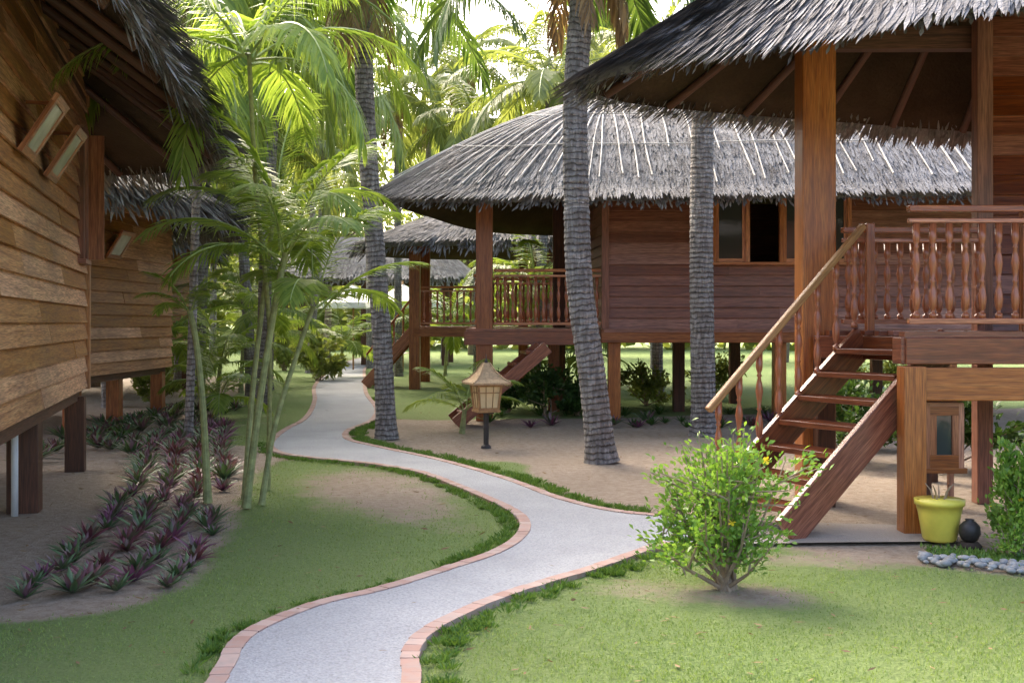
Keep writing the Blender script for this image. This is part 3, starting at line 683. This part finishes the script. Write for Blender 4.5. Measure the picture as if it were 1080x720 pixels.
mb=MB(); mb.box((-10,25.5,.85),(0,2,0),(2,0,0),(0,0,.04)); part('floor',mb,M_dark,LB3)
posts(LB3,[(-8.3,23.8),(-8,25.5),(-7.8,27.3)],-.1,.83,.2,M_dark)
roof(LB3,[(-6.7,26,3.4),(-7,23.5,3.4),(-9,22,3.4),(-13,22,3.4),(-14,26,3.4),(-12,29,3.4),(-8,29,3.4)],(-9.5,25.5,5.2),(-11,25.7,5.2),.2,7000,lambda p:p[:,0]>-11,0,2500,.45,10,10,(.03,.06))
FB=top('bungalow','distant thatched bungalow with railed veranda','bungalow',(0,29,0),'stilt bungalows')
deck(FB,[(-2.4,27.4),(.5,27.4),(.5,31),(-2.4,31)],1.5,M_post,fascia=.2)
posts(FB,[(-2.35,27.5),(-2.35,30.8),(.3,30.8)],-.1,3.9,.26,M_post); posts(FB,[(-.6,27.5)],-.1,3.9,.2,M_post)
railing(FB,(-2.2,27.45),(-.6,27.45),1.5,.95,.15,M_pil); 
stairs(FB,(-3.6,28.9),(-2.4,28.9),(0,-1.0),1.5,7,M_post,M_pil,balus=5)
wall(FB,(.5,27.6),(6,27.6),1.4,3.8,M_mid); wall(FB,(.5,31),(.5,27.6),1.4,3.8,M_mid)
roof(FB,[(-3.9,29,3.55),(-3.3,27,3.55),(-1,26.2,3.55),(4,26,3.55),(8,27,3.55),(8,31,3.55),(3,32.5,3.55),(-2.6,31.8,3.55)],(-.2,29.2,4.8),(5,29.2,4.8),.2,9000,lambda p:p[:,1]<29.5,0,2500,.4,12,11,(.03,.06))
GBW=top('pavilion','distant low thatched pavilion beyond the lawn','pavilion',(-5,44,0))
posts(GBW,[(-8.5,42.5),(-5.5,42.5),(-2.5,42.5),(-8.5,46),(-2.5,46)],-.1,3.4,.25,M_dark)
roof(GBW,[(-9.8,44,3.3),(-9,41.3,3.3),(-5.5,41,3.3),(-2,41.3,3.3),(-1.2,44,3.3),(-2,47,3.3),(-9,47,3.3)],(-7.5,44,4.9),(-3.5,44,4.9),.2,6000,lambda p:p[:,1]<44.5,0,1500,.4,0,12,(.05,.09))
for x,y in((-5.3,38),(-3.55,37)):
    U=top('patio_umbrella','white canvas patio umbrella standing on the lawn','umbrella',(x,y,0),'patio umbrellas')
    mb=MB(); mb.tube([(x,y,0),(x,y,2.95)],.03,8); part('pole',mb,M_lwood,U,smooth=True)
    mb=MB(); n=8
    for k in range(n):
        a=2*math.pi*k/n;b=2*math.pi*(k+1)/n
        p=V((x,y,2.85)); q=V((x+1.25*math.cos(a),y+1.25*math.sin(a),2.25)); r=V((x+1.25*math.cos(b),y+1.25*math.sin(b),2.25)); qm=(p+q)/2-V((0,0,.05)); rm=(p+r)/2-V((0,0,.05))
        mb.poly([p,qm,rm]); mb.poly([qm,q,r,rm]); mb.poly([q,q-V((0,0,.18)),r-V((0,0,.18)),r])
    part('canopy',mb,M_white,U)
# ============================ lantern
lx,ly=-.33,14.5
LN=top('garden_lantern','garden lantern with flared wooden roof and yellow panels on a post','lantern',(lx,ly,0))
mb=MB(); mb.tube([(lx,ly,0),(lx,ly,.47)],.034,10); lathe(mb,[(.07,0),(.06,.03),(.035,.05)],(lx,ly,0),12); mb.beam((lx-.1,ly,.455),(lx+.1,ly,.455),.05,.03); part('lantern_post',mb,M_black,LN)
n=4
def hexp(r,z,k): a=2*math.pi*k/n+math.pi/4+.35; return V((lx+r*1.18*math.cos(a),ly+r*1.18*math.sin(a),z))
mb=MB(); mb.poly([hexp(.175,.462,k) for k in range(4)][::-1]); mb.poly([hexp(.175,.49,k) for k in range(4)])
for k in range(n): mb.poly([hexp(.175,.462,k),hexp(.175,.462,k+1),hexp(.175,.49,k+1),hexp(.175,.49,k)])
for k in range(n): 
    mb.beam(hexp(.145,.49,k),hexp(.185,.82,k),.03,.03); mb.beam(hexp(.182,.805,k),hexp(.182,.805,k+1),.024,.034); mb.beam(hexp(.147,.505,k),hexp(.147,.505,k+1),.024,.03)
    for f_ in (.33,.67):
        a=hexp(.147,.5,k).lerp(hexp(.147,.5,k+1),f_); b=hexp(.182,.81,k).lerp(hexp(.182,.81,k+1),f_); mb.beam(a,b,.010,.012)
    a=hexp(.172,.71,k);b=hexp(.172,.71,k+1); mb.beam(a,b,.010,.012)
part('lantern_frame',mb,M_lwood,LN)
mb=MB()
for k in range(n): mb.poly([hexp(.137,.5,k),hexp(.137,.5,k+1),hexp(.174,.81,k+1),hexp(.174,.81,k)])
part('lantern_panel',mb,M_cream,LN)
mb=MB()
for k in range(n):
    rr=[(.16,.83),(.29,.815),(.295,.84),(.21,.885),(.12,.97),(.05,1.07),(.005,1.10)]
    for (r1,z1),(r2,z2) in zip(rr,rr[1:]): mb.poly([hexp(r1,z1,k),hexp(r1,z1,k+1),hexp(r2,z2,k+1),hexp(r2,z2,k)])
    mb.beam(hexp(.295,.845,k),hexp(.21,.89,k),.018,.016); mb.beam(hexp(.21,.89,k),hexp(.12,.975,k),.018,.016); mb.beam(hexp(.12,.975,k),hexp(.04,1.09,k),.016,.014)
part('lantern_roof',mb,M_shingle,LN)
mb=MB(); lathe(mb,[(.02,0),(.028,.02),(.014,.04),(.008,.06),(.004,.12)],(lx,ly,1.08),10); part('finial',mb,M_black,LN,smooth=True)
# ============================ palms
def frond(vs,fs,ms,rs,base,az,e0,L,nl,ll,lw,droop,hang=.5,twist=0):
    ca,sa=math.cos(az),math.sin(az); pts=[];st=14; p=np.array(base,float)
    tan=[]
    for k in range(st+1):
        e=e0-droop*(k/st)**1.25; d=np.array([math.cos(e)*ca,math.cos(e)*sa,math.sin(e)])
        pts.append(p.copy()); tan.append(d); p=p+d*L/st
    pts=np.array(pts);tan=np.array(tan); side=np.array([-sa,ca,0.])
    i0=len(vs)
    for k in range(st+1):
        r=.022*L/3*(1-.8*k/st)+.003; up=np.cross(tan[k],side)
        vs.extend([pts[k]+side*r,pts[k]+up*r,pts[k]-side*r,pts[k]-up*r])
    for k in range(st):
        for q in range(4):
            fs.append((i0+k*4+q,i0+k*4+(q+1)%4,i0+(k+1)*4+(q+1)%4,i0+(k+1)*4+q)); ms.append(1)
    for k in range(nl):
        t=.13+.87*(k+.5)/nl; f=t*st; a=min(int(f),st-1); fr_=f-a
        c=pts[a]*(1-fr_)+pts[a+1]*fr_; tg=tan[a]*(1-fr_)+tan[a+1]*fr_
        prof=math.sin(math.pi*(.12+.80*t))**.7
        for s_ in(-1,1):
            l=ll*prof*rs.uniform(.85,1.1); fw=.35+.75*t+rs.uniform(-.1,.1)
            d=side*s_*math.cos(fw)+tg*math.sin(fw); d=d+np.array([0,0,-hang*rs.uniform(.3,.9)])+rs.normal(0,.06,3); d/=np.linalg.norm(d)
            d2=d+np.array([0,0,-hang*rs.uniform(.8,1.6)]); d2/=np.linalg.norm(d2)
            wv=np.cross(d,np.array([0,0,1.])*.7+tg*.6); wv/=np.linalg.norm(wv)+1e-6; wv*=lw/2
            m_=c+d*l*.5; tp=m_+d2*l*.5; i=len(vs)
            vs.extend([c+wv*.5,c-wv*.5,m_-wv,m_+wv,tp]); fs.append((i,i+1,i+2,i+3)); ms.append(0); fs.append((i+3,i+2,i+4)); ms.append(0)
def crownmesh(name,seed,nf,L,nl,ll,lw,emin,emax,droop,mat,hang=.5,dead=0,azs=None):
    rs=np.random.RandomState(seed); vs=[];fs=[];ms=[]
    for k in range(nf):
        az=(azs[k%len(azs)]+rs.uniform(-.25,.25)) if azs else k*2.399+rs.uniform(-.2,.2); e=emax+(emin-emax)*(k/(nf-1 if nf>1 else 1))**.8+rs.uniform(-.08,.08)
        frond(vs,fs,ms,rs,(.05*math.cos(az),.05*math.sin(az),rs.uniform(-.1,.05)),az,e,L*rs.uniform(.8,1.05),nl,ll,lw,droop*rs.uniform(.8,1.2),hang)
    for k in range(dead):
        az=rs.uniform(0,6.28); n0=len(ms)
        frond(vs,fs,ms,rs,(.1*math.cos(az),.1*math.sin(az),-.15),az,-.9,L*.45,nl//3,ll*.7,lw*.8,.7,1.2)
        for q in range(n0,len(ms)): ms[q]=2
    me=bpy.data.meshes.new(name); me.from_pydata([tuple(v) for v in vs],[],fs)
    for mt in(mat,M_rachis,L_dry): me.materials.append(mt)
    me.polygons.foreach_set('material_index',ms); me.update(); return me
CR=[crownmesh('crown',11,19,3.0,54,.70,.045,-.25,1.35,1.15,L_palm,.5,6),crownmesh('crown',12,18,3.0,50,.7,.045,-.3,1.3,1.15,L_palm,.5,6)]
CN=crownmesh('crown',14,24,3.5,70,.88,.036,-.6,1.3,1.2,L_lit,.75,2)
CF=[crownmesh('crown',21,21,3.3,38,.75,.07,-.5,1.35,1.2,L_far,.6,2),crownmesh('crown',22,19,3.0,34,.75,.07,-.5,1.3,1.2,L_far,.5,0)]
CA=[crownmesh('crown',31,9,1.45,44,.42,.027,.4,1.45,1.15,L_areca,.3),crownmesh('crown',32,7,1.25,40,.36,.026,.45,1.4,1.2,L_areca,.3),crownmesh('crown',33,12,1.9,50,.50,.029,0,1.35,1.5,L_areca,.55),crownmesh('crown',34,11,1.5,36,.42,.035,.2,1.4,1.3,L_areca,.35)]
def palm(pts,r0,r1,crown,label,cs=1.0,rot=0,mat=None,name='palm_tree',group='coconut palms',ring=.07,nseg=16,crownoff=(0,0,0)):
    b=V(pts[0]); T=top(name,label,'palm tree',b,group)
    Pc=resample(catmull(pts,10),ring/3.0); k=len(Pc); mb=MB(); rad=[]
    for j in range(k):
        t=j/(k-1); s=j*ring/3.0; ph=(s/ring)%1
        rad.append((r0+(r1-r0)*t)*(1+.32*math.exp(-s/.18)) + .010*(1-ph)*(r0/.15)+R.uniform(-.003,.003)*(r0/.15))
    mb.tube([tuple(p) for p in Pc],rad,nseg); part('trunk',mb,mat or M_palm,T,smooth=False)
    c=bpy.data.objects.new('crown',crown); link(c); c.parent=T; c.location=V(tuple(Pc[-1]))-b+V(crownoff); c.scale=(cs,)*3; c.rotation_euler=(0,0,rot)
    return T
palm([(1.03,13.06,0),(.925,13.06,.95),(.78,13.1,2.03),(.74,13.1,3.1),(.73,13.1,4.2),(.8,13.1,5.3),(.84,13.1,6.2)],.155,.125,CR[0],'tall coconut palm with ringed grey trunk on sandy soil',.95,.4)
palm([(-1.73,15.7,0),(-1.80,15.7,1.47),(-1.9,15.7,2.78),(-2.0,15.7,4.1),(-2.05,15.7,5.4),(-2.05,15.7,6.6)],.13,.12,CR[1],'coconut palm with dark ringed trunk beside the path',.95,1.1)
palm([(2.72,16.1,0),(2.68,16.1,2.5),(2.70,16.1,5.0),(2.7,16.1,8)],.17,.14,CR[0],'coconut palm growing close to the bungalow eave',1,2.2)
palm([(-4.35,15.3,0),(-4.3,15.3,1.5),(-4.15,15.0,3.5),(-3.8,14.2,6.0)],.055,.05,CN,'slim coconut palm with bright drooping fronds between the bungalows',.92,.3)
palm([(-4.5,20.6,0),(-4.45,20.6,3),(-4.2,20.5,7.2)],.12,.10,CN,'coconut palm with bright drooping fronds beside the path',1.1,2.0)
bgp=[(-9.5,31,8,0),(-6.4,36,7.5,1),(-3.4,34,8.5,0),(-1,33,7.5,1),(2,30,8,0),(5,29,9,1),(9,28,9,0),(-12.5,36,9,1),(-8,46,9,0),(-3,50,10,1),(1,44,9,0),(5,40,10,1),(-12,24,8,1),(-5.8,27,6,1),(0.5,25.5,7.0,1),(-7.6,21.5,7.2,0),(-5.6,24.5,8.3,1),(-8.2,28,9.5,0),(-10,38,11,1),(-1.0,38,10.5,0),(-5,40,12,1),(3.2,25,7.4,0),(-7,32,11.5,0),(2.5,36,11.5,1),(-3.6,44,9.5,0),(-6.6,24,6.2,0)]
for i,(x,y,h,k) in enumerate(bgp):
    dx=R.uniform(-.6,.6); palm([(x,y,0),(x+dx*.3,y,h*.3),(x+dx*.8,y,h*.7),(x+dx,y,h)],.12,.09,CF[k],'distant coconut palm with sunlit yellow green fronds',R.uniform(.85,1.15),R.random()*6,ring=.12,nseg=9)
for i,(x,y,h,cs) in enumerate([(-5.6,21.5,.9,1.0),(-6.4,29,1.2,1.3),(-4.9,18.7,.4,.8),(-7.2,23,1.2,1.1),(-5.0,33,1.0,1.2),(-7.5,33,1.5,1.4),(.4,24.2,2.4,1.2),(-6.2,26,2.0,1.4),(-5.0,23,1.8,1.0),(1.2,25.5,.8,1.2),(-2.0,34,1.6,1.5)]):
    palm([(x,y,0),(x+.05,y,h/2),(x+.1,y,h)],.05,.035,CA[3],'young feathery palm growing from the garden bed',cs,R.random()*6,mat=M_stem,group='young garden palms',ring=.1,nseg=8)
palm([(-.72,16.4,0),(-.7,16.4,.2),(-.68,16.4,.35)],.035,.03,CA[1],'small feathery palm planted beside the veranda stairs',.8,1,mat=M_stem,group='young garden palms',ring=.1,nseg=8)
for pts,r,c,cs in [([(-2.30,9.85,0),(-2.20,9.85,.8),(-2.05,9.8,1.7),(-1.95,9.8,2.2)],.032,0,.95),
                   ([(-2.20,10.0,0),(-2.10,10.1,.7),(-1.9,10.2,1.4),(-1.78,10.2,1.75)],.024,1,.95),
                   ([(-2.42,10.3,0),(-2.40,10.5,.9),(-2.32,10.6,1.8),(-2.22,10.6,2.6)],.026,0,.95),
                   ([(-2.70,10.1,0),(-2.74,10.1,.8),(-2.80,10.1,1.4),(-2.86,10.1,1.7)],.032,1,.45),
                   ([(-2.34,10.9,0),(-2.28,10.7,1.5),(-2.25,10.0,2.8),(-2.15,9.3,3.8)],.022,2,.9)]:
    palm(pts,r,r*.8,CA[c],'slender areca palm with pale stem and arching fronds',cs,R.random()*6,mat=M_stem,name='areca_palm',group='areca palms in a clump',ring=.14,nseg=9)
# ============================ shrubs and trees
def shrub(name,label,cat,loc,rx,ry,h,nl,ls,mat,flowers=0,z0=.25,seed=1,group=None,nst=14,branchmat=None):
    rs=np.random.RandomState(seed); T=top(name,label,cat,loc,group); o=V(loc); mb=MB(); tips=[]
    for k in range(nst):
        a=rs.uniform(0,6.28); el=rs.uniform(.12,1.5); rr=math.cos(el)*rs.uniform(.8,1); tz=h*(.22+.76*math.sin(el))*rs.uniform(.85,1.0); tx=rx*rr*math.cos(a);ty=ry*rr*math.sin(a)
        p0=V((rs.normal(0,.03),rs.normal(0,.03),0)); p1=V((tx*.5,ty*.5,tz*.42)); p2=V((tx,ty,tz))
        mb.tube([o+p0,o+p1,o+p2],[.012*h+.003,.008*h,.003],6); tips.append((p1,p2))
        for _ in range(3):
            q=p1.lerp(p2,rs.uniform(-.3,.7)); q2=q+V((rs.normal(0,.25)*rx,rs.normal(0,.25)*ry,rs.normal(.08,.1)*h)); q2.z=max(q2.z,.08); mb.tube([o+q,o+q2],[.006*h+.002,.003],5); tips.append((q,q2))
    part('branches',mb,branchmat or M_branch,T)
    A=np.array([t[0] for t in tips]);B=np.array([t[1] for t in tips]); i=rs.randint(0,len(tips),nl); t=rs.rand(nl,1)**.6
    P=A[i]*(1-t)+B[i]*t*1.02+rs.normal(0,1,(nl,3))*np.array([rx,ry,h*.6])*.07
    P=P[P[:,2]>h*z0*rs.uniform(.6,1.3,len(P))]; n=len(P)
    D=P*np.array([1,1,.2])+rs.normal(0,.5,(n,3))*rx+np.array([0,0,.3])
    childmesh('leaves',leaves('leaves',P,D,rs.uniform(.6,1.2,n)*ls,rs.uniform(.35,.5,n)*ls,mat,bend=.15),T)
    for k in range(flowers):
        Pf=[];Df=[]
        tp=tips[rs.randint(len(tips))][1]; c=np.array(tp)*np.array([1.05,1.05,1.03])+[0,-.02,.02]
        for q in range(5):
            an=q*1.257; Pf.append(c); Df.append([math.cos(an),-.4,math.sin(an)])
        childmesh('flower',leaves('flower',np.array(Pf),np.array(Df),.028,.024,L_flow,mid=.6),T)
    return T
shrub('flowering_shrub','leafy green shrub with small yellow flowers on bare soil','shrub',(1.29,6.82,0),.54,.46,1.02,5200,.052,L_bush,6,.14,4,nst=34)
shrub('flowering_shrub','dense green shrub with yellow flowers beside the deck','shrub',(3.5,7.95,0),.36,.35,.82,3800,.06,L_bush,10,.05,6)
shrub('flowering_shrub','low variegated plant beside the stones','shrub',(3.42,7.8,0),.28,.2,.22,1200,.035,L_bush,0,0,7)
for i,(x,y,rx,h) in enumerate([(.55,19.4,.55,.9),(-.1,20.2,.5,.8),(1.1,19.6,.4,.7),(2.6,22,.8,.9),(4.2,23.4,.9,1.0),(6.6,23.4,1.0,1.0),(8,23.5,1.,1.1),(3.7,12.8,.7,1.0),(4.8,12.5,.7,1.0),(4.6,14.5,.7,.9),(-6.9,22,.6,.9),(-5.3,31,.9,1.2),(-7.6,38,1.3,1.6),(-9,30,1.2,1.6)]):
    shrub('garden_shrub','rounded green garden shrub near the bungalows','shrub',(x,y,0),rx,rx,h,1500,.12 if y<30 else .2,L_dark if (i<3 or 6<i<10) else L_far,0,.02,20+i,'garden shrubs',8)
def tree(label,loc,h,rx,nl,ls,mat,seed):
    rs=np.random.RandomState(seed); T=top('broadleaf_tree',label,'tree',loc,'broadleaf trees'); o=V(loc); mb=MB()
    fork=h*.3; mb.tube([o,o+V((.1,0,fork*.5)),o+V((.15,0,fork))],[.2,.16,.14],9); cl=[]
    for k in range(20):
        a=k*2.4; rr=rs.uniform(.3,1)*rx; e=V((rr*math.cos(a),rr*math.sin(a),fork+(h-fork)*rs.uniform(.05,1)*(1-.3*(rr/rx)**2))); mid_=V((e.x*.4,e.y*.4,fork+(e.z-fork)*.6))
        mb.tube([o+V((.15,0,fork)),o+mid_,o+e],[.09,.06,.02],6); cl+= [e,(e+mid_)/2]
    part('trunk',mb,M_bark,T)
    Cc=np.array(cl); i=rs.randint(0,len(Cc),nl); P=Cc[i]+rs.normal(0,1,(nl,3))*np.array([.75,.75,.5])*rx/3.2; n=nl
    childmesh('crown',leaves('crown',P,rs.normal(size=(n,3))+[0,0,-.3],rs.uniform(.7,1.2,n)*ls,rs.uniform(.4,.6,n)*ls,mat),T)
for i,(x,y,h,rx) in enumerate([(-13,40,13,4.5),(-8.5,52,13,5),(-2,56,12,5),(4.5,52,12,5),(11,46,11,5),(-17,50,11,5),(-10.5,28.5,8,2.8),(18,36,11,5),(-18,30,10,4),(-14,60,16,6)]):
    tree('broadleaf tree with yellow green sunlit crown',(x,y,0),h,rx,4200,.36,L_far,50+i)
n=36000; th=nr.uniform(-1.0,1.0,n); rr=nr.uniform(66,76,n); hx=9+2.5*np.sin(th*9)+2*np.sin(th*23+1)+1.2*np.sin(th*51)
P=np.stack([rr*np.sin(th),rr*np.cos(th),nr.rand(n)**.8*hx],1)
stuffobj('far_wood',leaves('far_wood',P,nr.normal(size=(n,3)),nr.uniform(.6,1.3,n),nr.uniform(.4,.7,n),L_far),'distant belt of sunlit tropical trees','trees')
# ============================ rosettes
def rosette(name,seed,mat,nlv=16,l=.26,w_=.045):
    rs=np.random.RandomState(seed); vs=[];fs=[]
    for k in range(nlv):
        az=k*2.4+rs.uniform(-.2,.2); e=1.35-1.0*(k/nlv)+rs.uniform(-.1,.1); ln=l*rs.uniform(.75,1.1)*(.7+.4*k/nlv); p=np.array([0,0,.02]); side=np.array([-math.sin(az),math.cos(az),0]); i=len(vs)
        ww=[.6,1.0,.8,.05]
        for q in range(4):
            ee=e-.55*q/3; d=np.array([math.cos(ee)*math.cos(az),math.cos(ee)*math.sin(az),math.sin(ee)]); up=np.cross(d,side)*-1
            h=w_/2*ww[q]; vs+= [p-side*h-up*(-h*.6),p.copy(),p+side*h-up*(-h*.6)]; p=p+d*ln/3
        for q in range(3):
            a=i+q*3; fs+= [(a,a+1,a+4,a+3),(a+1,a+2,a+5,a+4)]
    me=bpy.data.meshes.new(name); me.from_pydata([tuple(v) for v in vs],[],fs); me.materials.append(mat); me.polygons.foreach_set('use_smooth',[True]*len(fs)); me.update(); return me
RS=[rosette('rhoeo',1,L_rho),rosette('rhoeo',2,L_rho,18),rosette('rhoeo',3,L_rho2),rosette('rhoeo',4,L_rho3,18),rosette('spider',5,L_dark,16,.22,.03)]
cl=resample(catmull([(-2.45,6.75),(-2.6,8.2),(-2.9,9.6),(-3.35,11.8),(-4.0,14),(-4.65,17)],6),.25)
for j,p in enumerate(cl):
    for q in (-.42,-.14,.12,.36):
        if R.random()<.08: continue
        if q>.3 and p[1]>9.3 and p[1]<10.6: continue
        x=p[0]+q+R.uniform(-.04,.04); y=p[1]+q*.35+R.uniform(-.05,.05)
        k=R.choice([2,3]) if (R.random()<.35) else R.choice([0,1])
        lab='rosette plant with magenta purple sword leaves in sandy bed' if k in(2,3) else 'rosette plant with green and purple sword leaves in sandy bed'
        o=top('rosette_plant',lab,'plant',(x,y,-.01),'rosette plants in the garden bed',RS[k]); s_=R.uniform(.62,.95)*(1 if p[1]<11 else 1.2); o.scale=(s_,s_,s_*R.uniform(.85,1.1)); o.rotation_euler=(R.uniform(-.15,.15),R.uniform(-.15,.15),R.random()*6)
for k in range(60):
    x=R.uniform(-1.2,7.0); y=R.uniform(17.2,18.3) if k%3 else R.uniform(18.9,20)
    if R.random()<.5 and x<1: continue
    o=top('rosette_plant','small dark rosette plant in the bed below the bungalow','plant',(x,y,-.01),'rosette plants below the bungalow',RS[R.choice([0,3,4,4,2])]); s_=R.uniform(.8,1.3); o.scale=(s_,)*3; o.rotation_euler=(0,0,R.random()*6)
for k in range(60):
    y=R.uniform(12.5,21); x=-5.2+(y-12.5)*-.06+R.uniform(-.8,.7)
    o=top('rosette_plant','small green rosette plant beside the stilts','plant',(x,y,-.01),'rosette plants by the stilts',RS[R.choice([0,1,4])]); s_=R.uniform(.9,1.4); o.scale=(s_,)*3; o.rotation_euler=(0,0,R.random()*6)
